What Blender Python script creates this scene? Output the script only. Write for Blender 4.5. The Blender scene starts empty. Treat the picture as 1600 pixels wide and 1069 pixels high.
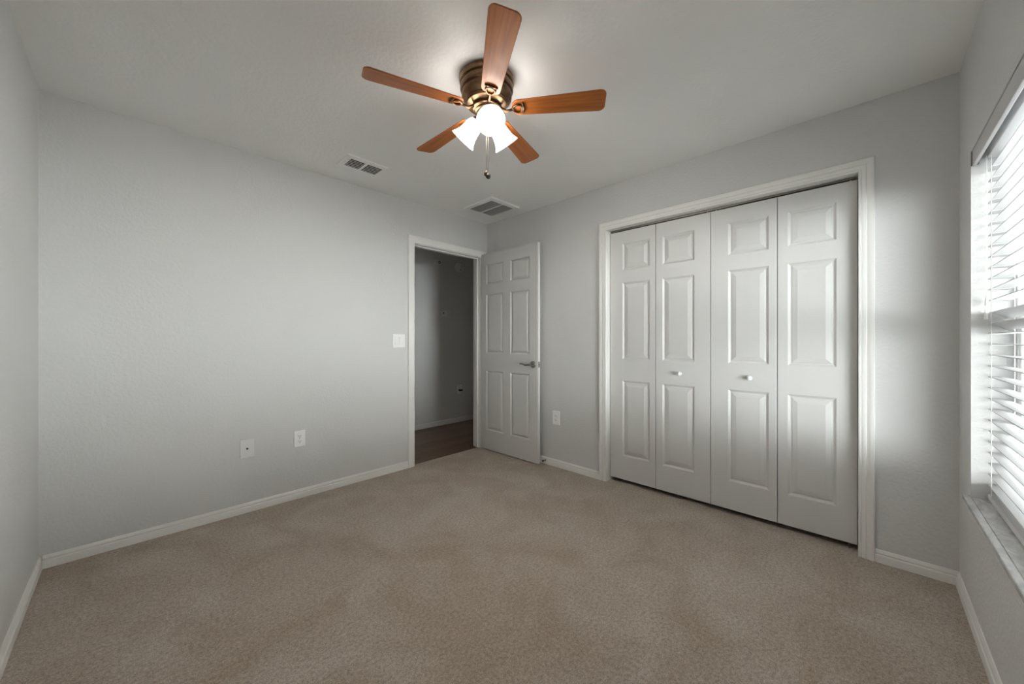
import bpy, math, random
from mathutils import Vector, Matrix
random.seed(4)
PI = math.pi
R = math.radians
SC = bpy.context.scene
COL = SC.collection

# ------------------------------------------------------------------ camera, world, exposure
cam_d = bpy.data.cameras.new('camera')
cam_d.sensor_width = 36.0
cam_d.lens = 579 / 1600 * 36
cam_d.shift_y = -2.5 / 1600
cam_d.clip_start = 0.01
cam = bpy.data.objects.new('camera', cam_d)
cam.location = (-2.743, -3.037, 1.164)
cam.rotation_euler = (R(90), 0, R(44.05 - 90))
COL.objects.link(cam)
SC.camera = cam

SKY, GROUND, HORIZON, SIGMA = 3.0, 5.0, 27.5, 0.15
LAMP_SHADE, LAMP_BULB = 17.0, 520.0
SC.view_settings.view_transform = 'Standard'
SC.view_settings.look = 'None'
SC.view_settings.gamma = 1.0
SC.view_settings.exposure = 0.27
SC.cycles.use_denoising = True
SC.cycles.max_bounces = 16
SC.cycles.diffuse_bounces = 10
SC.cycles.sample_clamp_indirect = 8.0

world = bpy.data.worlds.new('sky')
SC.world = world
world.use_nodes = True
wt = world.node_tree
wt.nodes.clear()
def wn(kind, **kw):
    n = wt.nodes.new(kind)
    for k, v in kw.items():
        setattr(n, k, v)
    return n
def wmath(op, a, b=None):
    n = wn('ShaderNodeMath', operation=op)
    for i, v in enumerate((a, b)):
        if v is None: continue
        if isinstance(v, (int, float)): n.inputs[i].default_value = v
        else: wt.links.new(v, n.inputs[i])
    return n.outputs[0]
tc = wn('ShaderNodeTexCoord')
sep = wn('ShaderNodeSeparateXYZ')
wt.links.new(tc.outputs['Generated'], sep.inputs[0])
z = sep.outputs['Z']
q = wmath('DIVIDE', z, SIGMA)
gau = wmath('EXPONENT', wmath('MULTIPLY', wmath('POWER', wmath('ABSOLUTE', q), 4.0), -1.0))
up = wn('ShaderNodeMapRange')
up.inputs['From Min'].default_value = -0.04
up.inputs['From Max'].default_value = 0.04
up.inputs['To Min'].default_value = GROUND
up.inputs['To Max'].default_value = SKY
wt.links.new(z, up.inputs['Value'])
side = wmath('ADD', wmath('MULTIPLY', wmath('MAXIMUM', sep.outputs['X'], 0.0), 0.7), 1.0)     # brighter haze towards the east
stren = wmath('ADD', up.outputs[0], wmath('MULTIPLY', wmath('MULTIPLY', gau, HORIZON), side))
bg = wn('ShaderNodeBackground')
bg.inputs['Color'].default_value = (0.97, 0.985, 1.0, 1)
wt.links.new(stren, bg.inputs['Strength'])
wo = wn('ShaderNodeOutputWorld')
wt.links.new(bg.outputs[0], wo.inputs[0])

# ------------------------------------------------------------------ materials
def new_mat(name):
    m = bpy.data.materials.new(name)
    m.use_nodes = True
    return m, m.node_tree, m.node_tree.nodes['Principled BSDF']

def nd(nt, kind, **kw):
    n = nt.nodes.new(kind)
    for k, v in kw.items():
        if k in n.inputs: n.inputs[k].default_value = v
        else: setattr(n, k, v)
    return n

def coords(nt, scale=(1, 1, 1), out='Object'):
    t = nd(nt, 'ShaderNodeTexCoord')
    mp = nd(nt, 'ShaderNodeMapping')
    mp.inputs['Scale'].default_value = scale
    nt.links.new(t.outputs[out], mp.inputs['Vector'])
    return mp.outputs[0]

def ramp(nt, fac, stops):
    r = nd(nt, 'ShaderNodeValToRGB')
    el = r.color_ramp.elements
    while len(el) < len(stops): el.new(0.5)
    for e, (p, c) in zip(el, stops):
        e.position = p
        e.color = (*c, 1)
    nt.links.new(fac, r.inputs[0])
    return r.outputs[0]

def bump(nt, bsdf, height, strength, dist):
    b = nd(nt, 'ShaderNodeBump')
    b.inputs['Strength'].default_value = strength
    b.inputs['Distance'].default_value = dist
    nt.links.new(height, b.inputs['Height'])
    nt.links.new(b.outputs[0], bsdf.inputs['Normal'])

def paint(name, col, rough=0.6, tex_scale=None, strength=0.3, dist=0.002, var=0.02, spec=0.3):
    m, nt, b = new_mat(name)
    v = coords(nt)
    n1 = nd(nt, 'ShaderNodeTexNoise', Scale=3.0, Detail=3.0)
    nt.links.new(v, n1.inputs['Vector'])
    lo = tuple(c * (1 - var) for c in col); hi = tuple(min(1, c * (1 + var)) for c in col)
    nt.links.new(ramp(nt, n1.outputs['Fac'], [(0.3, lo), (0.7, hi)]), b.inputs['Base Color'])
    b.inputs['Roughness'].default_value = rough
    b.inputs['Specular IOR Level'].default_value = spec
    if tex_scale:
        n2 = nd(nt, 'ShaderNodeTexNoise', Scale=tex_scale, Detail=3.0, Roughness=0.55)
        nt.links.new(v, n2.inputs['Vector'])
        bump(nt, b, n2.outputs['Fac'], strength, dist)
    return m

M = {}
M['wall'] = paint('wall_paint', (0.650, 0.650, 0.646), 0.7, 62.0, 0.45, 0.005, 0.012, 0.25)
M['ceiling'] = paint('ceiling_paint', (0.88, 0.878, 0.868), 0.85, 55.0, 0.4, 0.005, 0.012, 0.1)
M['trim'] = paint('white_trim_paint', (0.80, 0.795, 0.775), 0.38, None, var=0.01, spec=0.4)
M['door'] = paint('white_door_paint', (0.635, 0.632, 0.62), 0.42, 160.0, 0.06, 0.001, 0.01, 0.4)
M['plate'] = paint('white_plastic', (0.87, 0.87, 0.875), 0.35, None, var=0.005, spec=0.5)
M['plate_painted'] = paint('painted_plate', (0.74, 0.74, 0.73), 0.5, None, var=0.005)
M['ivory'] = paint('offwhite_plastic', (0.86, 0.855, 0.84), 0.45, None, var=0.005)
M['black'] = paint('black_plastic', (0.012, 0.011, 0.010), 0.4, None, var=0.01, spec=0.5)
M['dark'] = paint('duct_shade_paint', (0.03, 0.029, 0.028), 0.8, None, var=0.05)  # near-black colour standing in for the shade inside the ducts
M['blind'] = paint('white_fauxwood', (0.64, 0.64, 0.645), 0.42, None, var=0.01, spec=0.4)
M['cord'] = paint('white_cord', (0.85, 0.85, 0.84), 0.8, None, var=0.02)
M['vinyl'] = paint('white_vinyl', (0.82, 0.82, 0.82), 0.4, None, var=0.005)
M['grille'] = paint('vent_enamel', (0.89, 0.888, 0.88), 0.45, None, var=0.01)
M['hallwall'] = paint('hall_wall_paint', (0.71, 0.708, 0.702), 0.7, 75.0, 0.3, 0.004, 0.012, 0.25)
M['vent_slat'] = paint('vent_slat_enamel', (0.72, 0.715, 0.70), 0.5, None, var=0.01)

def metal(name, col, rough):
    m, nt, b = new_mat(name)
    b.inputs['Base Color'].default_value = (*col, 1)
    b.inputs['Metallic'].default_value = 1.0
    b.inputs['Roughness'].default_value = rough
    v = coords(nt)
    n = nd(nt, 'ShaderNodeTexNoise', Scale=60.0, Detail=2.0)
    nt.links.new(v, n.inputs['Vector'])
    mr = nd(nt, 'ShaderNodeMapRange')
    mr.inputs['To Min'].default_value = rough * 0.8
    mr.inputs['To Max'].default_value = rough * 1.2
    nt.links.new(n.outputs['Fac'], mr.inputs['Value'])
    nt.links.new(mr.outputs[0], b.inputs['Roughness'])
    return m
M['nickel'] = metal('satin_nickel', (0.36, 0.345, 0.32), 0.28)
M['steel'] = metal('dull_steel', (0.25, 0.24, 0.225), 0.4)
M['chain'] = metal('bead_chain', (0.30, 0.27, 0.23), 0.45)

# carpet: beige cut pile, flattened nap's shading put into the colour as paler patches
m, nt, b = new_mat('beige_carpet')
v = coords(nt)
fine = nd(nt, 'ShaderNodeTexNoise', Scale=230.0, Detail=2.0, Roughness=0.7)
mid = nd(nt, 'ShaderNodeTexNoise', Scale=75.0, Detail=3.0, Roughness=0.65)
big = nd(nt, 'ShaderNodeTexNoise', Scale=2.6, Detail=3.0, Roughness=0.6, Distortion=0.8)
for n in (fine, mid, big): nt.links.new(v, n.inputs['Vector'])
c1 = ramp(nt, big.outputs['Fac'], [(0.34, (0.455, 0.375, 0.302)), (0.66, (0.560, 0.495, 0.428))])
c2 = ramp(nt, fine.outputs['Fac'], [(0.30, (0.55, 0.52, 0.49)), (0.55, (1.0, 1.0, 1.0)), (0.75, (1.25, 1.25, 1.25))])
c3 = ramp(nt, mid.outputs['Fac'], [(0.33, (0.72, 0.70, 0.68)), (0.55, (1.0, 1.0, 1.0)), (0.7, (1.15, 1.15, 1.15))])
mx = nd(nt, 'ShaderNodeMix', data_type='RGBA', blend_type='MULTIPLY')
mx.inputs[0].default_value = 1.0
nt.links.new(c1, mx.inputs[6]); nt.links.new(c2, mx.inputs[7])
mx2 = nd(nt, 'ShaderNodeMix', data_type='RGBA', blend_type='MULTIPLY')
mx2.inputs[0].default_value = 1.0
nt.links.new(mx.outputs[2], mx2.inputs[6]); nt.links.new(c3, mx2.inputs[7])
nt.links.new(mx2.outputs[2], b.inputs['Base Color'])
b.inputs['Roughness'].default_value = 1.0
b.inputs['Specular IOR Level'].default_value = 0.0
b.inputs['Sheen Weight'].default_value = 0.15
b.inputs['Sheen Roughness'].default_value = 0.6
ad = nd(nt, 'ShaderNodeMath', operation='ADD')
nt.links.new(fine.outputs['Fac'], ad.inputs[0]); nt.links.new(mid.outputs['Fac'], ad.inputs[1])
bump(nt, b, ad.outputs[0], 0.8, 0.006)
M['carpet'] = m

# dark laminate boards in the hall
m, nt, b = new_mat('brown_wood_boards')
v = coords(nt)
br = nd(nt, 'ShaderNodeTexBrick', Scale=1.0)
br.inputs['Brick Width'].default_value = 1.2
br.inputs['Row Height'].default_value = 0.15
br.inputs['Mortar Size'].default_value = 0.002
br.inputs['Color1'].default_value = (0.125, 0.074, 0.046, 1)
br.inputs['Color2'].default_value = (0.20, 0.127, 0.083, 1)
br.inputs['Mortar'].default_value = (0.03, 0.018, 0.012, 1)
nt.links.new(v, br.inputs['Vector'])
v2 = coords(nt, (2.0, 45.0, 1.0))
gr = nd(nt, 'ShaderNodeTexNoise', Scale=1.6, Detail=5.0, Roughness=0.65)
nt.links.new(v2, gr.inputs['Vector'])
g = ramp(nt, gr.outputs['Fac'], [(0.3, (0.55, 0.52, 0.50)), (0.7, (1.35, 1.35, 1.35))])
mx = nd(nt, 'ShaderNodeMix', data_type='RGBA', blend_type='MULTIPLY')
mx.inputs[0].default_value = 1.0
nt.links.new(br.outputs[0], mx.inputs[6]); nt.links.new(g, mx.inputs[7])
nt.links.new(mx.outputs[2], b.inputs['Base Color'])
b.inputs['Roughness'].default_value = 0.42
M['hallfloor'] = m

# fan blade wood
m, nt, b = new_mat('cherry_blade_wood')
v = coords(nt, (1.5, 26.0, 26.0))
gr = nd(nt, 'ShaderNodeTexNoise', Scale=2.2, Detail=5.0, Roughness=0.6, Distortion=0.4)
nt.links.new(v, gr.inputs['Vector'])
nt.links.new(ramp(nt, gr.outputs['Fac'], [(0.28, (0.25, 0.070, 0.012)), (0.5, (0.37, 0.112, 0.020)), (0.72, (0.46, 0.155, 0.032))]), b.inputs['Base Color'])
b.inputs['Roughness'].default_value = 0.34
b.inputs['Specular IOR Level'].default_value = 0.38
M['blade'] = m

# antique bronze, brushed in bands round the housing
m, nt, b = new_mat('antique_bronze')
v = coords(nt, (9, 9, 3))
n = nd(nt, 'ShaderNodeTexNoise', Scale=1.5, Detail=4.0, Roughness=0.6)
nt.links.new(v, n.inputs['Vector'])
nt.links.new(ramp(nt, n.outputs['Fac'], [(0.3, (0.085, 0.048, 0.026)), (0.55, (0.21, 0.125, 0.065)), (0.75, (0.38, 0.24, 0.12))]), b.inputs['Base Color'])
b.inputs['Metallic'].default_value = 0.85
b.inputs['Roughness'].default_value = 0.36
M['bronze'] = m
M['bronze_dark'] = metal('dark_bronze', (0.13, 0.075, 0.042), 0.35)
M['fob'] = paint('brown_fob', (0.10, 0.045, 0.02), 0.35, None, var=0.1, spec=0.5)

# marble sill
m, nt, b = new_mat('grey_marble')
v = coords(nt, (3, 8, 8))
n = nd(nt, 'ShaderNodeTexNoise', Scale=2.5, Detail=6.0, Roughness=0.6, Distortion=1.5)
nt.links.new(v, n.inputs['Vector'])
nt.links.new(ramp(nt, n.outputs['Fac'], [(0.35, (0.42, 0.42, 0.415)), (0.6, (0.66, 0.66, 0.65))]), b.inputs['Base Color'])
b.inputs['Roughness'].default_value = 0.22
M['marble'] = m

# window glass: thin pane, mostly clear
m = bpy.data.materials.new('window_glass'); m.use_nodes = True
nt = m.node_tree; nt.nodes.clear()
tr = nd(nt, 'ShaderNodeBsdfTransparent'); gl = nd(nt, 'ShaderNodeBsdfGlossy')
tr.inputs['Color'].default_value = (0.93, 0.95, 0.94, 1)
gl.inputs['Roughness'].default_value = 0.02
fr = nd(nt, 'ShaderNodeFresnel')
ge = nd(nt, 'ShaderNodeNewGeometry'); mr = nd(nt, 'ShaderNodeMapRange')   # same reflectance on both faces of the pane
mr.inputs['To Min'].default_value = 1.45; mr.inputs['To Max'].default_value = 1 / 1.45
nt.links.new(ge.outputs['Backfacing'], mr.inputs['Value']); nt.links.new(mr.outputs[0], fr.inputs['IOR'])
ms = nd(nt, 'ShaderNodeMixShader'); out = nd(nt, 'ShaderNodeOutputMaterial')
nt.links.new(fr.outputs[0], ms.inputs[0]); nt.links.new(tr.outputs[0], ms.inputs[1])
nt.links.new(gl.outputs[0], ms.inputs[2]); nt.links.new(ms.outputs[0], out.inputs[0])
M['glass'] = m

# lit frosted glass of the lamp shades, and the bulbs
m, nt, b = new_mat('frosted_shade_glass')
b.inputs['Base Color'].default_value = (0.9, 0.89, 0.86, 1)
b.inputs['Roughness'].default_value = 0.3
b.inputs['Emission Color'].default_value = (1.0, 0.955, 0.89, 1)
# the glass glows most round the bulb and fades towards the rim (s = distance along the shade's axis)
tco = nd(nt, 'ShaderNodeTexCoord')
sub = nd(nt, 'ShaderNodeVectorMath', operation='SUBTRACT'); sub.inputs[1].default_value = (0.050, 0, 2.241 - 2.44)
dt = nd(nt, 'ShaderNodeVectorMath', operation='DOT_PRODUCT'); dt.inputs[1].default_value = (math.sin(R(136)), 0, math.cos(R(136)))
nt.links.new(tco.outputs['Object'], sub.inputs[0]); nt.links.new(sub.outputs[0], dt.inputs[0])
mr = nd(nt, 'ShaderNodeMapRange')
mr.inputs['From Min'].default_value = 0.045; mr.inputs['From Max'].default_value = 0.108
mr.inputs['To Min'].default_value = LAMP_SHADE; mr.inputs['To Max'].default_value = 0.35
nt.links.new(dt.outputs['Value'], mr.inputs['Value']); nt.links.new(mr.outputs[0], b.inputs['Emission Strength'])
M['shade'] = m
m, nt, b = new_mat('lit_bulb')
b.inputs['Base Color'].default_value = (0.9, 0.9, 0.9, 1)
b.inputs['Emission Color'].default_value = (1.0, 0.95, 0.88, 1)
b.inputs['Emission Strength'].default_value = LAMP_BULB
M['bulb'] = m

# ------------------------------------------------------------------ mesh helpers
class MB:
    """collects shapes; link() makes them ONE mesh object"""
    def __init__(s):
        s.v = []; s.f = []
    def add(s, vs, fs, mat=None):
        o = len(s.v)
        s.v += [tuple(mat @ Vector(p)) if mat else tuple(p) for p in vs]
        s.f += [tuple(i + o for i in f) for f in fs]
        return s
    def box(s, x0, x1, y0, y1, z0, z1, mat=None):
        vs = [(x, y, z) for z in (z0, z1) for y in (y0, y1) for x in (x0, x1)]
        return s.add(vs, [(0, 2, 3, 1), (4, 5, 7, 6), (0, 1, 5, 4), (2, 6, 7, 3), (0, 4, 6, 2), (1, 3, 7, 5)], mat)
    def prism(s, pts, h0, h1, mat=None, axis='z'):
        n = len(pts)
        if axis == 'z': vs = [(a, b, h0) for a, b in pts] + [(a, b, h1) for a, b in pts]
        elif axis == 'y': vs = [(a, h0, b) for a, b in pts] + [(a, h1, b) for a, b in pts]
        else: vs = [(h0, a, b) for a, b in pts] + [(h1, a, b) for a, b in pts]
        fs = [tuple(range(n))[::-1], tuple(range(n, 2 * n))] + [(i, (i + 1) % n, n + (i + 1) % n, n + i) for i in range(n)]
        return s.add(vs, fs, mat)
    def lathe(s, prof, n=32, mat=None, closed=False):
        vs = []; fs = []
        for r, z in prof:
            for k in range(n):
                a = 2 * PI * k / n
                vs.append((r * math.cos(a), r * math.sin(a), z))
        m_ = len(prof)
        for i in range(m_ if closed else m_ - 1):
            j = (i + 1) % m_
            for k in range(n):
                k2 = (k + 1) % n
                fs.append((i * n + k, i * n + k2, j * n + k2, j * n + k))
        if not closed:
            fs.append(tuple(range(n))[::-1]); fs.append(tuple((m_ - 1) * n + k for k in range(n)))
        return s.add(vs, fs, mat)
    def tube(s, pts, r, n=8, mat=None):
        pts = [Vector(p) for p in pts]
        rs = r if isinstance(r, (list, tuple)) else [r] * len(pts)
        vs = []; fs = []
        up_ = None
        for i, p in enumerate(pts):
            t = (pts[min(i + 1, len(pts) - 1)] - pts[max(i - 1, 0)]).normalized()
            if up_ is None:
                up_ = Vector((0, 0, 1)) if abs(t.z) < 0.9 else Vector((1, 0, 0))
            a = t.cross(up_).normalized(); b_ = a.cross(t).normalized(); up_ = b_
            for k in range(n):
                w = 2 * PI * k / n
                vs.append(p + (a * math.cos(w) + b_ * math.sin(w)) * rs[i])
        for i in range(len(pts) - 1):
            for k in range(n):
                k2 = (k + 1) % n
                fs.append((i * n + k, i * n + k2, (i + 1) * n + k2, (i + 1) * n + k))
        fs.append(tuple(range(n))[::-1]); fs.append(tuple((len(pts) - 1) * n + k for k in range(n)))
        return s.add(vs, fs, mat)
    def link(s, name, m, parent=None, bevel=0, smooth=None, segs=2):
        me = bpy.data.meshes.new(name)
        me.from_pydata(s.v, [], s.f)
        import bmesh
        bm = bmesh.new(); bm.from_mesh(me)
        bmesh.ops.recalc_face_normals(bm, faces=bm.faces)
        bm.to_mesh(me); bm.free()
        me.materials.append(m)
        if smooth:
            me.polygons.foreach_set('use_smooth', [True] * len(me.polygons))
            me.set_sharp_from_angle(angle=R(smooth))
        o = bpy.data.objects.new(name, me)
        COL.objects.link(o)
        if parent: o.parent = parent
        if bevel:
            bv = o.modifiers.new('bevel', 'BEVEL')
            bv.width = bevel; bv.segments = segs; bv.limit_method = 'ANGLE'; bv.angle_limit = R(40)
            bv.harden_normals = False
        return o

def tag(o, label=None, cat=None, group=None, kind=None):
    if label: o['label'] = label
    if cat: o['category'] = cat
    if group: o['group'] = group
    if kind: o['kind'] = kind
    return o
def struct(o, label, cat):
    return tag(o, label, cat, None, 'structure')
def empty(name, loc, rz=0.0):
    e = bpy.data.objects.new(name, None)
    e.empty_display_size = 0.1
    e.location = loc; e.rotation_euler = (0, 0, rz)
    COL.objects.link(e)
    return e

# ------------------------------------------------------------------ room shell
X0, Y0, H = -3.062, -3.341, 2.44
DX0, DX1, DZ = -0.920, -0.078, 2.078        # rough opening of the entry door in the y = 0 wall
CY0, CY1, CZ = -3.007, -1.453, 2.090        # rough opening of the closet in the x = 0 wall
WX0, WX1, WZ0, WZ1 = -1.232, -0.277, 0.486, 1.957   # window opening in the y = Y0 wall
WT = 0.20

fl = MB().box(X0 - 0.12, 0.75, Y0 - WT, 0.035, -0.12, 0.0).link('floor', M['carpet'])
struct(fl, 'beige cut pile carpet covering the whole bedroom floor', 'carpet')
hf = MB().box(-1.7, 1.7, 0.035, 1.32, -0.12, -0.004).link('floor_hallway', M['hallfloor'])
struct(hf, 'dark brown wood plank floor beyond the open doorway', 'floor')
ce = MB().box(X0 - 0.12, 0.75, Y0 - WT, 0.12, H, H + 0.1).link('ceiling', M['ceiling'])
struct(ce, 'off white textured ceiling carrying the fan and two vents', 'ceiling')
ch = MB().box(-1.7, 1.7, 0.12, 1.32, H, H + 0.1).link('ceiling_hallway', M['ceiling'])
struct(ch, 'ceiling of the dim hallway beyond the open door', 'ceiling')

w = MB().box(X0 - 0.12, DX0, 0, 0.12, 0, H).box(DX1, 0.12, 0, 0.12, 0, H).box(DX0, DX1, 0, 0.12, DZ, H)
struct(w.link('wall_north', M['wall']), 'pale grey wall with the open doorway, light switch and two low wall plates', 'wall')
w = MB().box(0, 0.12, Y0 - WT, CY0, 0, H).box(0, 0.12, CY1, 0, 0, H).box(0, 0.12, CY0, CY1, CZ, H)
struct(w.link('wall_east', M['wall']), 'pale grey wall holding the closet with four white bifold panels', 'wall')
w = MB().box(X0 - 0.12, X0, Y0 - WT, 0, 0, H)
struct(w.link('wall_west', M['wall']), 'plain pale grey wall at the left edge of the photo', 'wall')
w = (MB().box(X0, WX0, Y0 - WT, Y0, 0, H).box(WX1, 0, Y0 - WT, Y0, 0, H)
     .box(WX0, WX1, Y0 - WT, Y0, 0, WZ0).box(WX0, WX1, Y0 - WT, Y0, WZ1, H))
struct(w.link('wall_south', M['wall']), 'grey wall with the window and white blind at the right edge of the photo', 'wall')
w = MB().box(-1.7, 1.7, 1.2, 1.32, -0.004, H).box(-1.82, -1.7, 0.12, 1.32, -0.004, H).box(1.7, 1.82, 0.12, 1.32, -0.004, H).box(0.12, 1.7, 0.035, 0.12, -0.004, H)
struct(w.link('wall_hallway', M['hallwall']), 'dim grey hallway wall seen through the open doorway', 'wall')
w = MB().box(0.70, 0.75, Y0 - WT, 0, 0, H).box(0.12, 0.70, -1.25, -1.2, 0, H).box(0.12, 0.70, Y0 - WT, Y0 - WT + 0.05, 0, H)
struct(w.link('wall_closet', M['wall']), 'unlit wall inside the closet behind the bifold panels', 'wall')

# baseboards: small ogee profile, (depth from wall, height)
BP = [(0, 0), (0.0132, 0), (0.0132, 0.034), (0.0122, 0.038), (0.0085, 0.041), (0.0085, 0.045), (0.0100, 0.049), (0.0085, 0.055), (0.0050, 0.060), (0.0035, 0.064), (0.0, 0.065)]
def along(a, b, n):
    """baseboard from a to b (xy), n = direction into the room"""
    vs = []
    for p in (a, b):
        for d, h in BP: vs.append((p[0] + n[0] * d, p[1] + n[1] * d, h))
    k = len(BP)
    fs = [tuple(range(k)), tuple(range(2 * k - 1, k - 1, -1))] + [(i, (i + 1) % k, k + (i + 1) % k, k + i) for i in range(k)]
    return vs, fs
def base(name, runs, label):
    mb = MB()
    for a, b, n in runs: mb.add(*along(a, b, n))
    struct(mb.link(name, M['trim'], smooth=25), label, 'baseboard')
base('baseboard_north', [((X0 + 0.0132, 0), (-0.9745, 0), (0, -1))], 'white baseboard along the doorway wall up to the door casing')
base('baseboard_east', [((0, -0.0), (0, -1.4055), (-1, 0)), ((0, -3.0545), (0, Y0), (-1, 0))], 'white baseboard on both sides of the closet')
base('baseboard_west', [((X0, 0), (X0, Y0), (1, 0))], 'white baseboard along the wall at the left edge of the photo')
base('baseboard_south', [((X0 + 0.0132, Y0), (-0.0132, Y0), (0, 1))], 'white baseboard under the window')
base('baseboard_hallway', [((-1.7, 1.2), (1.7, 1.2), (0, -1))], 'white baseboard along the hallway wall beyond the door')

# casings: profile (outward from opening, protrusion)
CP = [(0, 0), (0, 0.009), (0.003, 0.012), (0.010, 0.0125), (0.013, 0.0095), (0.0165, 0.0115), (0.026, 0.0135), (0.031, 0.0130),
      (0.034, 0.0095), (0.038, 0.0105), (0.044, 0.0150), (0.053, 0.0175), (0.060, 0.0175), (0.064, 0.0145), (0.0655, 0.011), (0.0655, 0)]
FP = [(0, 0), (0, 0.008), (0.004, 0.011), (0.030, 0.0125), (0.050, 0.015), (0.060, 0.0155), (0.0645, 0.012), (0.0655, 0)]
def casing(prof, a0, a1, top, to3):
    vs = []
    for o, p in prof:
        vs += [to3(a0 - o, p, 0), to3(a0 - o, p, top + o), to3(a1 + o, p, top + o), to3(a1 + o, p, 0)]
    k = len(prof); fs = []
    for i in range(k):
        j = (i + 1) % k
        for s in range(3): fs.append((i * 4 + s, i * 4 + s + 1, j * 4 + s + 1, j * 4 + s))
    fs.append(tuple(i * 4 for i in range(k))); fs.append(tuple(i * 4 + 3 for i in range(k))[::-1])
    return MB().add(vs, fs)
t1 = casing(FP, -0.907, -0.085, 2.066, lambda a, p, z: (a, -p, z)).link('trim_1', M['trim'], smooth=30)
struct(t1, 'white casing and jamb round the open bedroom doorway', 'door casing')
jm = (MB().box(DX0, DX0 + 0.018, 0, 0.12, 0, DZ).box(DX1 - 0.018, DX1, 0, 0.12, 0, DZ).box(DX0 + 0.018, DX1 - 0.018, 0, 0.12, DZ - 0.018, DZ)
      .box(DX0 + 0.018, DX0 + 0.029, 0.038, 0.072, 0, DZ - 0.018).box(DX1 - 0.029, DX1 - 0.018, 0.038, 0.072, 0, DZ - 0.018)
      .box(DX0 + 0.029, DX1 - 0.029, 0.038, 0.072, DZ - 0.029, DZ - 0.018))
jm = jm.link('jamb', M['trim'], t1)
MB().box(-0.9022, -0.9008, 0.006, 0.030, 0.905, 0.965).link('strike_plate', M['nickel'], t1)
t2 = casing(CP, CY0 + 0.018, CY1 - 0.018, 2.072, lambda a, p, z: (-p, a, z)).link('trim_2', M['trim'], smooth=30)
struct(t2, 'white moulded casing round the closet opening', 'door casing')
jm = (MB().box(0, 0.12, CY0, CY0 + 0.018, 0, CZ).box(0, 0.12, CY1 - 0.018, CY1, 0, CZ).box(0, 0.12, CY0 + 0.018, CY1 - 0.018, CZ - 0.018, CZ))
jm.link('jamb', M['trim'], t2)
MB().box(0.052, 0.084, CY0 + 0.03, CY1 - 0.03, CZ - 0.030, CZ - 0.018).link('track', M['steel'], t2)

# ------------------------------------------------------------------ panelled doors
def panel_slab(w, h, t, panels, prof):
    """slab x 0..w, z 0..h, front face at y 0 (facing -y) and back face at y t; panels sunk by prof (inset, depth)"""
    xs = sorted({0.0, w, *[p[0] for p in panels], *[p[1] for p in panels]})
    zs = sorted({0.0, h, *[p[2] for p in panels], *[p[3] for p in panels]})
    mb = MB()
    for side in (0, 1):
        yy = (lambda d: d) if side == 0 else (lambda d: t - d)
        for i in range(len(xs) - 1):
            for j in range(len(zs) - 1):
                a, b_, c, d = xs[i], xs[i + 1], zs[j], zs[j + 1]
                hit = any(p[0] <= a + 1e-6 and p[1] >= b_ - 1e-6 and p[2] <= c + 1e-6 and p[3] >= d - 1e-6 for p in panels)
                rings = [(0.0, 0.0)] + (prof if hit else [])
                vs = []
                for ins, dep in rings:
                    vs += [(a + ins, yy(dep), c + ins), (b_ - ins, yy(dep), c + ins), (b_ - ins, yy(dep), d - ins), (a + ins, yy(dep), d - ins)]
                fs = [tuple(range(len(vs) - 4, len(vs)))]
                for r_ in range(len(rings) - 1):
                    for k in range(4):
                        fs.append((r_ * 4 + k, r_ * 4 + (k + 1) % 4, r_ * 4 + 4 + (k + 1) % 4, r_ * 4 + 4 + k))
                mb.add(vs, fs)
    for i in range(len(xs) - 1):
        mb.add([(xs[i], 0, 0), (xs[i + 1], 0, 0), (xs[i + 1], t, 0), (xs[i], t, 0)], [(0, 1, 2, 3)])
        mb.add([(xs[i], 0, h), (xs[i + 1], 0, h), (xs[i + 1], t, h), (xs[i], t, h)], [(0, 1, 2, 3)])
    for j in range(len(zs) - 1):
        mb.add([(0, 0, zs[j]), (0, 0, zs[j + 1]), (0, t, zs[j + 1]), (0, t, zs[j])], [(0, 1, 2, 3)])
        mb.add([(w, 0, zs[j]), (w, 0, zs[j + 1]), (w, t, zs[j + 1]), (w, t, zs[j])], [(0, 1, 2, 3)])
    return mb
def weld(o):
    import bmesh
    bm = bmesh.new(); bm.from_mesh(o.data)
    bmesh.ops.remove_doubles(bm, verts=bm.verts, dist=1e-5)
    bmesh.ops.recalc_face_normals(bm, faces=bm.faces)
    bm.to_mesh(o.data); bm.free()
    return o
PROF = [(0.001, 0.0005), (0.012, 0.0110), (0.014, 0.0120), (0.016, 0.0115), (0.022, 0.0055), (0.036, 0.0015), (0.037, 0.0010)]
ZR = [(0.213, 0.842), (1.030, 1.652), (1.758, 1.968)]

# entry door, swung open square to its wall; local x runs from hinge to free edge
DW, DZ0, DZ1 = 0.790, 0.010, 2.083
pan = [(x0, x1, a - DZ0, b_ - DZ0) for x0, x1 in ((0.078, 0.333), (0.432, 0.687)) for a, b_ in ZR]
door = weld(panel_slab(DW, DZ1 - DZ0, 0.035, pan, PROF).link('door_1', M['door']))
door.location = (-0.098, -0.018, DZ0)
door.rotation_euler = (0, 0, R(-89.6))
struct(door, 'white six panel bedroom door standing open at the corner', 'door')
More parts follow.
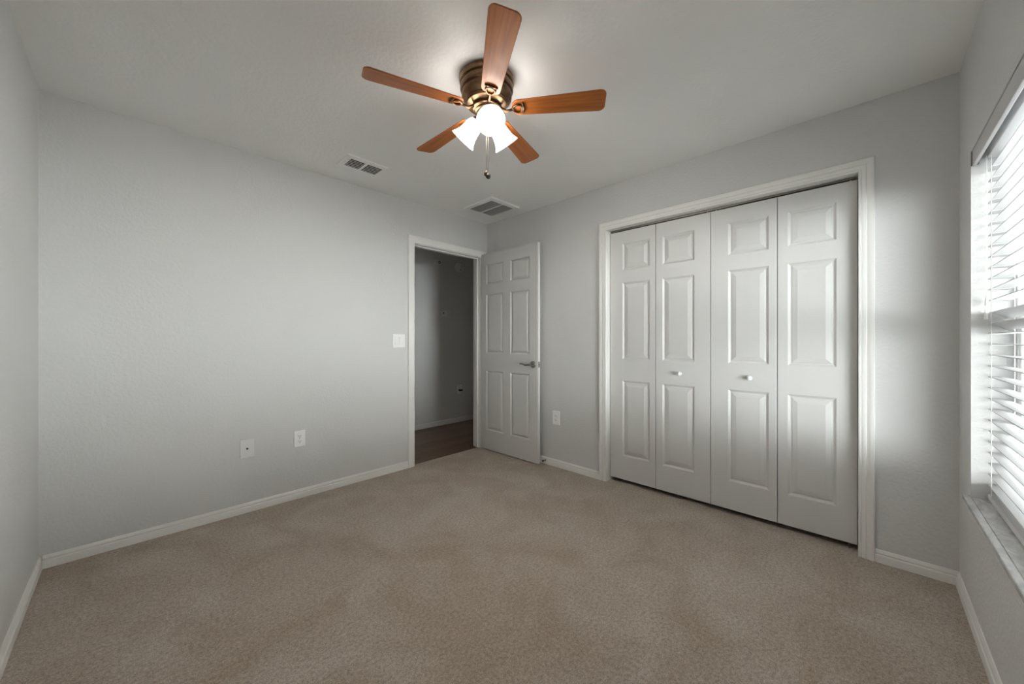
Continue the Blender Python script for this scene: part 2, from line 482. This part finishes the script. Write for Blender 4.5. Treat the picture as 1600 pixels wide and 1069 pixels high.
# local frame: x along leaf, y into leaf thickness (world +x side is y = +t ... front face y = 0 looks at the camera)
HZ = 0.937 - DZ0
hx = 0.732
rose = MB().lathe([(0.0, 0.0), (0.033, 0.0), (0.033, 0.004), (0.029, 0.009), (0.016, 0.012), (0.0, 0.012)], 28, Matrix.Translation((hx, 0, HZ)) @ Matrix.Rotation(R(90), 4, 'X'))
rose.lathe([(0.0, 0.0), (0.0125, 0.0), (0.0115, 0.045), (0.0, 0.047)], 20, Matrix.Translation((hx, -0.010, HZ)) @ Matrix.Rotation(R(90), 4, 'X'))
lever_pts = [(hx + 0.004, -0.050, HZ), (hx - 0.02, -0.052, HZ - 0.004), (hx - 0.045, -0.052, HZ - 0.008), (hx - 0.07, -0.052, HZ - 0.004), (hx - 0.095, -0.051, HZ + 0.004), (hx - 0.118, -0.050, HZ + 0.006), (hx - 0.128, -0.047, HZ + 0.002)]
handle = rose.link('door_handle', M['nickel'], door, smooth=40)
MB().tube(lever_pts, [0.010, 0.0095, 0.0075, 0.0065, 0.006, 0.006, 0.005], 12).link('lever', M['nickel'], handle, smooth=60)
rose2 = MB().lathe([(0.0, 0.0), (0.033, 0.0), (0.033, 0.004), (0.029, 0.009), (0.016, 0.012), (0.012, 0.045), (0.0, 0.047)], 24, Matrix.Translation((hx, 0.035, HZ)) @ Matrix.Rotation(R(-90), 4, 'X'))
h2 = rose2.link('door_handle', M['nickel'], door, smooth=40)
MB().tube([(p[0], 0.035 - p[1], p[2]) for p in lever_pts], [0.010, 0.0095, 0.0075, 0.0065, 0.006, 0.006, 0.005], 12).link('lever', M['nickel'], h2, smooth=60)
lp = MB().box(DW - 0.0004, DW + 0.0012, 0.006, 0.029, HZ - 0.028, HZ + 0.028).link('latch_plate', M['steel'], door)
MB().box(DW + 0.0006, DW + 0.010, 0.010, 0.025, HZ - 0.008, HZ + 0.008).link('latch_bolt', M['nickel'], lp, bevel=0.002)
for hz in (0.20, 1.08, 1.86):
    hm = MB().box(-0.0016, 0.0002, 0.004, 0.034, hz - 0.045, hz + 0.045).lathe([(0.0055, hz - 0.046), (0.0055, hz + 0.046)], 12, Matrix.Translation((-0.004, 0.040, 0)))
    hm.link('hinge', M['steel'], door, smooth=40)

# closet bifold doors: two pairs, each leaf a part
EY = [-1.4735, -1.8585, -2.2435, -2.6225, -2.9865]   # leaf boundaries from the far jamb to the near jamb
CXF, CZ0, CZ1 = 0.052, 0.034, 2.052
def leaf(parent, ya, yb, pa, pb, knob=None):
    """ya > yb; leaf local x runs from ya towards yb, front looks to -x (the room)"""
    wd = ya - yb - 0.004
    x0, x1 = (ya - 0.002) - pa, (ya - 0.002) - pb
    pn = [(x0, x1, a - CZ0, b_ - CZ0) for a, b_ in [(0.222, 0.836), (1.011, 1.633), (1.736, 1.951)]]
    o = weld(panel_slab(wd, CZ1 - CZ0, 0.030, pn, [(0.001, 0.001), (0.011, 0.0095), (0.014, 0.0105), (0.017, 0.0105), (0.022, 0.0070), (0.045, 0.0015), (0.046, 0.001)]).link('door_panel', M['door'], parent))
    o.location = (CXF, ya - 0.002, CZ0)
    o.rotation_euler = (0, 0, R(-90))
    if knob is not None:
        k = MB().lathe([(0.0, 0.0), (0.010, 0.0), (0.0075, 0.006), (0.0075, 0.012), (0.0145, 0.018), (0.0165, 0.024), (0.0145, 0.030), (0.007, 0.0335), (0.0, 0.034)], 24,
                       Matrix.Translation(((ya - 0.002) - knob, 0, 0.922 - CZ0)) @ Matrix.Rotation(R(90), 4, 'X')).link('knob', M['plate'], o, smooth=50)
    return o
d2 = empty('door_2', (0, 0, 0)); struct(d2, 'far pair of white bifold closet panels with one round knob', 'closet door')
leaf(d2, EY[0], EY[1], -1.585, -1.812)
leaf(d2, EY[1], EY[2], -1.910, -2.137, -2.041)
d3 = empty('door_3', (0, 0, 0)); struct(d3, 'near pair of white bifold closet panels beside the window corner', 'closet door')
leaf(d3, EY[2], EY[3], -2.351, -2.577, -2.478)
leaf(d3, EY[3], EY[4], -2.674, -2.898)
for par, yy in ((d2, (EY[0] - 0.03, EY[2] + 0.025)), (d3, (EY[2] - 0.03, EY[4] + 0.03))):
    for y in yy:
        MB().lathe([(0.0045, CZ1 - 0.002), (0.0045, CZ - 0.028)], 10, Matrix.Translation((CXF + 0.015, y, 0))).link('pivot_pin', M['plate'], par)
for par, y in ((d2, EY[0] - 0.035), (d3, EY[4] + 0.035)):
    MB().lathe([(0.005, 0.0005), (0.005, CZ0 + 0.002)], 10, Matrix.Translation((CXF + 0.015, y, 0))).link('floor_pivot', M['steel'], par)

# ------------------------------------------------------------------ window, sill and blind
w1 = empty('window_1', ((WX0 + WX1) / 2, Y0, WZ0)); struct(w1, 'white framed single hung window behind the blind', 'window')
def wpart(mb, name, mat, parent=None, **kw):
    o = mb.link(name, mat, parent or w1, **kw)
    if parent is None: o.location = (-w1.location[0], -w1.location[1], -w1.location[2])
    return o
fy0, fy1 = Y0 - 0.175, Y0 - 0.112
SZ = 0.506
wpart(MB().box(WX0, WX0 + 0.035, fy0, fy1, SZ, WZ1).box(WX1 - 0.035, WX1, fy0, fy1, SZ, WZ1)
      .box(WX0 + 0.035, WX1 - 0.035, fy0, fy1, SZ, SZ + 0.035).box(WX0 + 0.035, WX1 - 0.035, fy0, fy1, WZ1 - 0.035, WZ1), 'window_frame', M['vinyl'], bevel=0.002)
def sash(z0, z1, y0, y1):
    a, b_ = WX0 + 0.036, WX1 - 0.036
    t = 0.042
    s = wpart(MB().box(a, a + t, y0, y1, z0, z1).box(b_ - t, b_, y0, y1, z0, z1).box(a + t, b_ - t, y0, y1, z0, z0 + t).box(a + t, b_ - t, y0, y1, z1 - t, z1), 'sash', M['vinyl'], bevel=0.002)
    ym = (y0 + y1) / 2
    MB().box(a + t, b_ - t, ym - 0.002, ym + 0.002, z0 + t, z1 - t).link('pane', M['glass'], s)
    return s
sash(1.215, WZ1 - 0.036, fy0 + 0.004, fy0 + 0.030)
ls = sash(SZ + 0.036, 1.257, fy0 + 0.033, fy0 + 0.060)
MB().box(WX1 - 0.40, WX1 - 0.34, fy0 + 0.030, fy0 + 0.058, 1.2575, 1.270).link('sash_lock', M['vinyl'], ls, bevel=0.002)
sl = MB().box(WX0 + 0.0005, WX1 - 0.0005, Y0 - WT + 0.02, Y0 - 0.0005, WZ0 + 0.0005, SZ).box(WX0 - 0.02, WX1 + 0.02, Y0 - 0.0005, Y0 + 0.021, WZ0 + 0.0005, SZ)
wpart(sl, 'window_sill', M['marble'], bevel=0.003)

bl = empty('window_blind', ((WX0 + WX1) / 2, Y0, SZ))
tag(bl, 'white horizontal slat blind hanging in the window at the right edge', 'blind')
def bpart(mb, name, mat, parent=None, **kw):
    o = mb.link(name, mat, parent or bl, **kw)
    if parent is None: o.location = (-bl.location[0], -bl.location[1], -bl.location[2])
    return o
BX0, BX1 = WX0 + 0.006, WX1 - 0.006
bpart(MB().box(BX0, BX1, Y0 - 0.014, Y0 - 0.002, 1.893, WZ1 - 0.002), 'valance', M['blind'], bevel=0.002)
bpart(MB().box(BX1 - 0.010, BX1 + 0.004, Y0 - 0.020, Y0 + 0.001, 1.897, WZ1 - 0.003), 'valance_clip', M['steel'])
bpart(MB().box(BX0, BX1, Y0 - 0.095, Y0 - 0.040, 1.912, WZ1 - 0.002), 'headrail', M['blind'], bevel=0.002)
SY, SD = Y0 - 0.069, 0.050
slats = MB()
zs_ = []
z_ = 0.5705
while z_ < 1.895:
    zs_.append(z_); z_ += 0.0445
for z_ in zs_:
    tilt = R(2)
    zc = z_
    if 1.235 < z_ < 1.283:          # the one slat that hangs twisted
        tilt = R(32); zc = z_ - 0.016
    prof = [(-0.5, 0), (-0.25, 0.0016), (0, 0.0022), (0.25, 0.0016), (0.5, 0), (0.5, -0.0026), (0.25, -0.001), (0, -0.0004), (-0.25, -0.001), (-0.5, -0.0026)]
    slats.prism([(c * SD, h) for c, h in prof], BX0, BX1, Matrix.Translation((0, SY, zc)) @ Matrix.Rotation(tilt, 4, 'X'), axis='x')
bpart(slats, 'slats', M['blind'], smooth=35)
bpart(MB().box(BX0, BX1, SY - 0.026, SY + 0.026, 0.512, 0.533), 'bottom_rail', M['blind'], bevel=0.003)
for lx in (-0.360, -1.150):
    lad = MB().box(lx - 0.0045, lx + 0.0045, SY + 0.0275, SY + 0.0287, 0.53, 1.915).box(lx - 0.0045, lx + 0.0045, SY - 0.0287, SY - 0.0275, 0.53, 1.915)
    for z_ in zs_: lad.tube([(lx, SY - 0.028, z_ - 0.004), (lx, SY + 0.028, z_ - 0.004)], 0.0008, 5)
    bpart(lad, 'ladder_tape', M['cord'])
for cx, cz in ((-0.318, 1.318), (-0.300, 1.262)):
    c = bpart(MB().tube([(cx, Y0 - 0.036, 1.915), (cx, Y0 - 0.036, cz + 0.03)], 0.0011, 6), 'lift_cord', M['cord'])
    MB().lathe([(0.0, cz - 0.012), (0.006, cz - 0.012), (0.005, cz + 0.01), (0.002, cz + 0.030), (0.0, cz + 0.031)], 12, Matrix.Translation((cx, Y0 - 0.036, 0))).link('tassel', M['ivory'], c, smooth=40)

# ------------------------------------------------------------------ ceiling fan
FX, FY = -1.531, -1.694
fan = empty('ceiling_fan', (FX, FY, H))
tag(fan, 'bronze ceiling fan with five wooden blades and three lit glass lamps', 'ceiling fan')
hz = lambda v: v - H
prof = [(0.0, H), (0.120, H), (0.130, 2.432), (0.133, 2.418), (0.130, 2.407), (0.122, 2.403), (0.122, 2.398), (0.128, 2.393), (0.129, 2.380), (0.125, 2.372),
        (0.117, 2.368), (0.117, 2.363), (0.121, 2.358), (0.121, 2.345), (0.116, 2.335), (0.104, 2.328), (0.100, 2.323), (0.101, 2.316), (0.096, 2.307), (0.080, 2.302), (0.0, 2.302)]
MB().lathe([(r, hz(v)) for r, v in prof], 56).link('motor_housing', M['bronze'], fan, smooth=35)
MB().lathe([(r, hz(v)) for r, v in [(0.0, 2.3015), (0.070, 2.3015), (0.072, 2.296), (0.072, 2.286), (0.066, 2.282), (0.0, 2.282)]], 48).link('flywheel', M['bronze_dark'], fan, smooth=35)
fit = MB().lathe([(r, hz(v)) for r, v in [(0.0, 2.2815), (0.056, 2.2815), (0.057, 2.276), (0.050, 2.271), (0.048, 2.262), (0.049, 2.240), (0.054, 2.234), (0.054, 2.226), (0.046, 2.216), (0.026, 2.208), (0.010, 2.204), (0.0, 2.203)]], 48)
fitter = fit.link('light_fitter', M['bronze'], fan, smooth=35)

# blade outline, local x = radius
ZB = 2.287 - H
out = []
r0, r1, wr, wt_ = 0.122, 0.565, 0.044, 0.060
for k in range(9):                                     # rounded root
    a = R(90 + 180 * k / 8)
    out.append((r0 + 0.030 + 0.030 * math.cos(a), wr * math.sin(a)))
tip = []
for sgn in (-1, 1):
    arc = []
    for k in range(7):
        a = R(90 * k / 6)
        arc.append((r1 - 0.028 + 0.028 * math.sin(a), sgn * (wt_ - 0.028 + 0.028 * math.cos(a))))
    tip += arc if sgn < 0 else arc[::-1]
out += tip
PITCH = Matrix.Rotation(R(-11.5), 4, 'X')
blade0 = None
for k, az in enumerate((-125.4, -53.6, 18.3, 89.4, 161.0)):
    if blade0 is None:
        o = MB().prism(out, -0.003, 0.003, PITCH).link('blade', M['blade'], fan, bevel=0.002)
        iron = MB()
        iron.tube([(0.066, 0, 0.004), (0.080, 0, -0.006), (0.095, 0, -0.014), (0.112, 0, -0.012), (0.128, 0, -0.0075)], [0.0085, 0.0075, 0.0065, 0.0065, 0.006], 10)
        ring = [(0.150 + 0.024 * math.cos(2 * PI * i / 20), 0.0215 * math.sin(2 * PI * i / 20) * (1.0 + 0.25 * math.cos(2 * PI * i / 20)), -0.0075) for i in range(21)]
        iron.tube([PITCH @ Vector(p) for p in ring], 0.0048, 8)
        iron.tube([PITCH @ Vector(p) for p in [(0.176, -0.030, -0.006), (0.180, -0.014, -0.0075), (0.181, 0, -0.008), (0.180, 0.014, -0.0075), (0.176, 0.030, -0.006)]], [0.003, 0.0052, 0.006, 0.0052, 0.003], 8)
        for sx, sy in ((0.180, -0.016), (0.180, 0.016), (0.132, 0)):
            iron.lathe([(0.0, -0.013), (0.004, -0.012), (0.0045, -0.009), (0.0, -0.009)], 10, PITCH @ Matrix.Translation((sx, sy, 0)))
        ir = iron.link('blade_iron', M['bronze_dark'], o, smooth=45)
        blade0 = (o, ir)
    else:
        o = blade0[0].copy(); COL.objects.link(o)
        ir = blade0[1].copy(); COL.objects.link(ir); ir.parent = o
    o.location = (0, 0, ZB)
    o.rotation_euler = (0, 0, R(az))

# three lamps, tilted out
sh0 = None
for az in (-124.0, -4.0, 116.0):
    if sh0 is None:
        T = Matrix.Translation((0.050, 0, 2.241 - H)) @ Matrix.Rotation(R(180 - 44), 4, 'Y')   # local +z runs out and down along the shade
        op = [(0.021, 0.0), (0.030, 0.006), (0.0375, 0.020), (0.041, 0.040), (0.0435, 0.060), (0.048, 0.080), (0.056, 0.098), (0.0665, 0.113)]
        ip = [(r - 0.003, s + 0.0005) for r, s in op]
        ip[-1] = (0.0645, 0.1145)
        sh = MB().lathe(op + ip[::-1], 40, T, closed=True).link('lamp_shade', M['shade'], fan, smooth=50)
        bu = MB().lathe([(0.0, 0.012), (0.011, 0.012), (0.012, 0.026), (0.0165, 0.040), (0.0215, 0.054), (0.022, 0.066), (0.0175, 0.078), (0.009, 0.085), (0.0, 0.087)], 24, T).link('bulb', M['bulb'], sh, smooth=60)
        so = MB().lathe([(0.0, -0.030), (0.013, -0.030), (0.015, -0.016), (0.026, -0.008), (0.027, 0.004), (0.020, 0.005), (0.018, 0.013), (0.0, 0.013)], 24, T).link('socket', M['bronze_dark'], sh, smooth=40)
        sh0 = (sh, bu, so)
    else:
        sh = sh0[0].copy(); COL.objects.link(sh)
        for c in sh0[1:]:
            d = c.copy(); COL.objects.link(d); d.parent = sh
    sh.rotation_euler = (0, 0, R(az))
RV = Vector((0.6953, -0.7187, 0)); FV = Vector((0.7187, 0.6953, 0))
for off, zk, mk, lab in ((RV * -0.002, 1.976, M['fob'], 'brown wooden fob'), (RV * 0.0075 - FV * 0.012, 1.9595, M['black'], 'black fob')):
    ch_ = MB()
    ch_.tube([(off.x, off.y, 2.212 - H), (off.x, off.y, zk + 0.012 - H)], 0.0009, 6)
    n = 46
    for i in range(n):
        zz = zk + 0.012 + (2.208 - zk - 0.012) * i / (n - 1) - H
        ch_.lathe([(0.0, -0.0018), (0.0016, -0.0008), (0.0016, 0.0008), (0.0, 0.0018)], 6, Matrix.Translation((off.x, off.y, zz)))
    co = ch_.link('pull_chain', M['chain'], fan, smooth=60)
    kn = MB().lathe([(0.0, -0.013), (0.006, -0.0125), (0.0105, -0.008), (0.012, -0.001), (0.0105, 0.005), (0.006, 0.010), (0.003, 0.016), (0.0, 0.017)], 20, Matrix.Translation((off.x, off.y, zk - H))).link('chain_fob', mk, co, smooth=60)
    kn['label'] = lab

# ------------------------------------------------------------------ ceiling vents
def vent_frame(x0, x1, y0, y1, holes, t, lip):
    """flat face plate with rectangular holes and a sloped rim"""
    xs = sorted({x0, x1, *[h[0] for h in holes], *[h[1] for h in holes]})
    ys = sorted({y0, y1, *[h[2] for h in holes], *[h[3] for h in holes]})
    mb = MB()
    for i in range(len(xs) - 1):
        for j in range(len(ys) - 1):
            cx, cy = (xs[i] + xs[i + 1]) / 2, (ys[j] + ys[j + 1]) / 2
            if any(h[0] < cx < h[1] and h[2] < cy < h[3] for h in holes): continue
            mb.box(xs[i], xs[i + 1], ys[j], ys[j + 1], -t, -t + 0.0015)
    l = lip
    ring = lambda e, z: [(x0 - e, y0 - e, z), (x1 + e, y0 - e, z), (x1 + e, y1 + e, z), (x0 - e, y1 + e, z)]
    vs = ring(0, -t) + ring(l, -0.0005)
    mb.add(vs, [(k, (k + 1) % 4, 4 + (k + 1) % 4, 4 + k) for k in range(4)])
    return mb
va = empty('ceiling_vent', (-1.556, -0.375, H))
tag(va, 'white oblong ceiling register with two louvred halves near the doorway wall', 'vent')
holes = [(-0.108, -0.006, -0.058, 0.068), (0.012, 0.122, -0.058, 0.068)]
vent_frame(-0.146, 0.146, -0.104, 0.104, holes, 0.009, 0.002).link('face_plate', M['grille'], va)
MB().box(-0.125, 0.135, -0.07, 0.08, -0.003, -0.0005).link('duct_shade_sheet', M['dark'], va)  # flat dark sheet behind the louvres, the duct's shade put into its colour
for h in holes:
    lv = MB()
    for i in range(5):
        yc = h[2] + (i + 0.95) * (h[3] - h[2]) / 5.4
        lv.box(h[0], h[1], -0.0062, 0.0062, -0.0011, 0.0011, Matrix.Translation((0, yc, -0.0072)) @ Matrix.Rotation(R(18), 4, 'X'))
    lv.link('louvres', M['vent_slat'], va)
MB().box(-0.128, -0.122, -0.02, 0.008, -0.017, -0.0087).link('damper_lever', M['grille'], va)
for sx in (-0.136, 0.136):
    MB().lathe([(0.0, -0.0105), (0.003, -0.010), (0.0035, -0.0088), (0.0, -0.0088)], 10, Matrix.Translation((sx, 0.0, 0))).link('screw', M['grille'], va)

vb = empty('ceiling_vent', (-0.333, -0.432, H))
tag(vb, 'large square ceiling return grille above the open door', 'vent')
holes = [(-0.138, -0.006, -0.152, 0.160), (0.006, 0.150, -0.152, 0.160)]
vent_frame(-0.180, 0.180, -0.196, 0.196, holes, 0.017, 0.002).link('face_plate', M['grille'], vb)
MB().box(-0.16, 0.16, -0.17, 0.18, -0.003, -0.0005).link('duct_shade_sheet', M['dark'], vb)  # shade of the return duct painted as a flat dark sheet
for h in holes:
    lv = MB()
    n = 24
    for i in range(n):
        yc = h[2] + (i + 0.5) * (h[3] - h[2]) / n
        lv.box(h[0], h[1], -0.0075, 0.0075, -0.0007, 0.0007, Matrix.Translation((0, yc, -0.012)) @ Matrix.Rotation(R(40), 4, 'X'))
    lv.link('louvres', M['vent_slat'], vb)

# ------------------------------------------------------------------ wall plates
def plate(name, loc, rz, w, h, mat, label, cat, t=0.009):
    """plate parent mesh: local x along wall, -y out of the wall"""
    o = MB().box(-w / 2, w / 2, -t, -0.0005, -h / 2, h / 2).link(name, mat, bevel=0.003)
    o.location = loc; o.rotation_euler = (0, 0, rz)
    tag(o, label, cat)
    return o
def screws(o, zs, mat, t=0.009):
    for z_ in zs:
        MB().lathe([(0.0, 0.0), (0.003, 0.0), (0.0025, 0.0012), (0.0, 0.0014)], 10, Matrix.Translation((0, -t, z_)) @ Matrix.Rotation(R(90), 4, 'X')).link('screw', mat, o)
def receptacles(o, t=0.009):
    for s in (-1, 1):
        zc = s * 0.0195
        pts = [(0.0165 * math.cos(a), max(-0.0135, min(0.0135, 0.0175 * math.sin(a))) + zc) for a in [2 * PI * i / 24 for i in range(24)]]
        rc = MB().prism(pts, -t - 0.0018, -t + 0.0005, axis='y').link('receptacle', M['plate'], o)
        sl_ = MB().box(-0.0078, -0.0054, -t - 0.0024, -t - 0.0012, zc - 0.002, zc + 0.0075).box(0.0054, 0.0078, -t - 0.0024, -t - 0.0012, zc - 0.002, zc + 0.0065)
        sl_.lathe([(0.0, 0.0), (0.0030, 0.0), (0.0030, 0.0012), (0.0, 0.0012)], 12, Matrix.Translation((0, -t - 0.0012, zc - 0.008)) @ Matrix.Rotation(R(90), 4, 'X'))
        sl_.link('slots', M['black'], rc)
    screws(o, (0,), M['steel'], t)
swt = 0.003
sw = plate('light_switch', (-1.066, 0, 1.160), 0, 0.122, 0.122, M['plate'], 'white double rocker light switch beside the open doorway', 'light switch')
for s, up_ in ((-0.023, 1), (0.023, -1)):
    r_ = MB().prism([(a - swt, c) for a, c in [(-0.0065, -0.033), (-0.0065 - (0.004 if up_ > 0 else 0.0005), -0.032), (-0.0075, 0.0), (-0.0065 - (0.0005 if up_ > 0 else 0.004), 0.032), (-0.0065, 0.033), (-0.004, 0.033), (-0.004, -0.033)]], s - 0.0150, s + 0.0150, axis='x')
    r_.link('rocker', M['plate'], sw)
    MB().box(s - 0.0175, s + 0.0175, -0.0066 - swt, -0.0055 - swt, -0.0345, 0.0345).link('rocker_bezel', M['vent_slat'], sw)
cp = plate('cable_plate', (-2.187, 0, 0.432), 0, 0.080, 0.123, M['plate_painted'], 'wall coloured cable plate with a black centre jack, low on the doorway wall', 'wall plate')
MB().lathe([(0.0, 0.0), (0.0062, 0.0), (0.0058, 0.006), (0.0, 0.006)], 16, Matrix.Translation((0, -0.009, 0.0)) @ Matrix.Rotation(R(90), 4, 'X')).link('jack', M['black'], cp, smooth=40)
screws(cp, (-0.042, 0.042), M['plate_painted'])
ou = plate('wall_outlet', (-1.866, 0, 0.439), 0, 0.076, 0.118, M['plate'], 'white duplex outlet low on the doorway wall, right of the cable plate', 'outlet')
receptacles(ou)
ob = plate('wall_outlet', (0, -0.955, 0.450), R(-90), 0.080, 0.128, M['plate'], 'white outlet between the open door and the closet casing', 'outlet')
receptacles(ob)

# door stop on the baseboard behind the door
ds = empty('door_stop', (-0.0134, -0.835, 0.036))
tag(ds, 'small dark spring door stop on the baseboard by the open door', 'door stop')
sp = MB()
RX = Matrix.Rotation(R(-90), 4, 'Y')
sp.lathe([(0.0, 0.0), (0.009, 0.0), (0.008, 0.004), (0.0, 0.004)], 14, RX)
sp.tube([(-0.004 - 0.030 * i / 60, 0.0048 * math.cos(2 * PI * i / 8), 0.0048 * math.sin(2 * PI * i / 8)) for i in range(61)], 0.0011, 5)
sp.link('spring', M['steel'], ds, smooth=60)
MB().lathe([(0.0, 0.033), (0.0075, 0.033), (0.0085, 0.038), (0.007, 0.044), (0.0, 0.045)], 14, RX).link('rubber_tip', M['black'], ds, smooth=50)

# ------------------------------------------------------------------ devices on the hallway wall
def hall_box(name, x0, x1, z0, z1, d, mat, label, cat):
    o = MB().box(x0, x1, -d, -0.0005, z0, z1).link(name, mat, bevel=0.004)
    o.location = (0, 1.2, 0)
    return tag(o, label, cat)
cbx = hall_box('alarm_sounder', 0.105, 0.222, 2.186, 2.258, 0.032, M['ivory'], 'small boxy white sounder high on the hallway wall, left of the round detector', 'alarm')
MB().lathe([(0.011, 0.0), (0.019, 0.0), (0.019, 0.0015), (0.011, 0.0015)], 20, Matrix.Translation((0.188, -0.032, 2.225)) @ Matrix.Rotation(R(90), 4, 'X'), closed=True).link('speaker_ring', M['black'], cbx, smooth=40)
sd = MB().lathe([(0.0, 0.0), (0.070, 0.0), (0.070, 0.012), (0.066, 0.026), (0.055, 0.034), (0.0, 0.036)], 36, Matrix.Rotation(R(90), 4, 'X')).link('smoke_detector', M['ivory'], smooth=35)
sd.location = (0.535, 1.1995, 2.205)
tag(sd, 'round white smoke detector high on the hallway wall', 'smoke detector')
MB().lathe([(0.0, 0.0), (0.010, 0.0), (0.009, 0.003), (0.0, 0.003)], 16, Matrix.Translation((0.005, -0.034, -0.035)) @ Matrix.Rotation(R(90), 4, 'X')).link('test_button', M['steel'], sd)
MB().box(0.022, 0.028, -0.037, -0.033, 0.004, 0.026).box(0.026, 0.031, -0.037, -0.033, -0.018, -0.004).link('sounder_slots', M['steel'], sd)
th = hall_box('thermostat', 0.222, 0.370, 1.490, 1.574, 0.024, M['ivory'], 'rectangular white thermostat at eye height on the hallway wall', 'thermostat')
MB().lathe([(0.0, 0.0), (0.010, 0.0), (0.010, 0.002), (0.0, 0.002)], 18, Matrix.Translation((0.262, -0.024, 1.540)) @ Matrix.Rotation(R(90), 4, 'X')).link('display', M['black'], th)
MB().box(0.312, 0.364, -0.0265, -0.0235, 1.496, 1.566).link('cover', M['plate_painted'], th, bevel=0.001)
ho = plate('wall_outlet', (0.538, 1.2, 0.462), 0, 0.076, 0.135, M['ivory'], 'outlet low on the hallway wall with a small plug in it', 'outlet')
receptacles(ho)
nl = MB().box(-0.020, 0.020, -0.050, -0.0085, 0.0, 0.060).link('plug_in_light', M['ivory'], bevel=0.006)
nl.location = (0.546, 1.2, 0.467)
tag(nl, 'small white plug-in unit with dark underside stuck in the hallway outlet', 'night light')
MB().box(-0.018, 0.030, -0.046, -0.009, -0.024, -0.0005).link('dark_base', M['black'], nl, bevel=0.004)
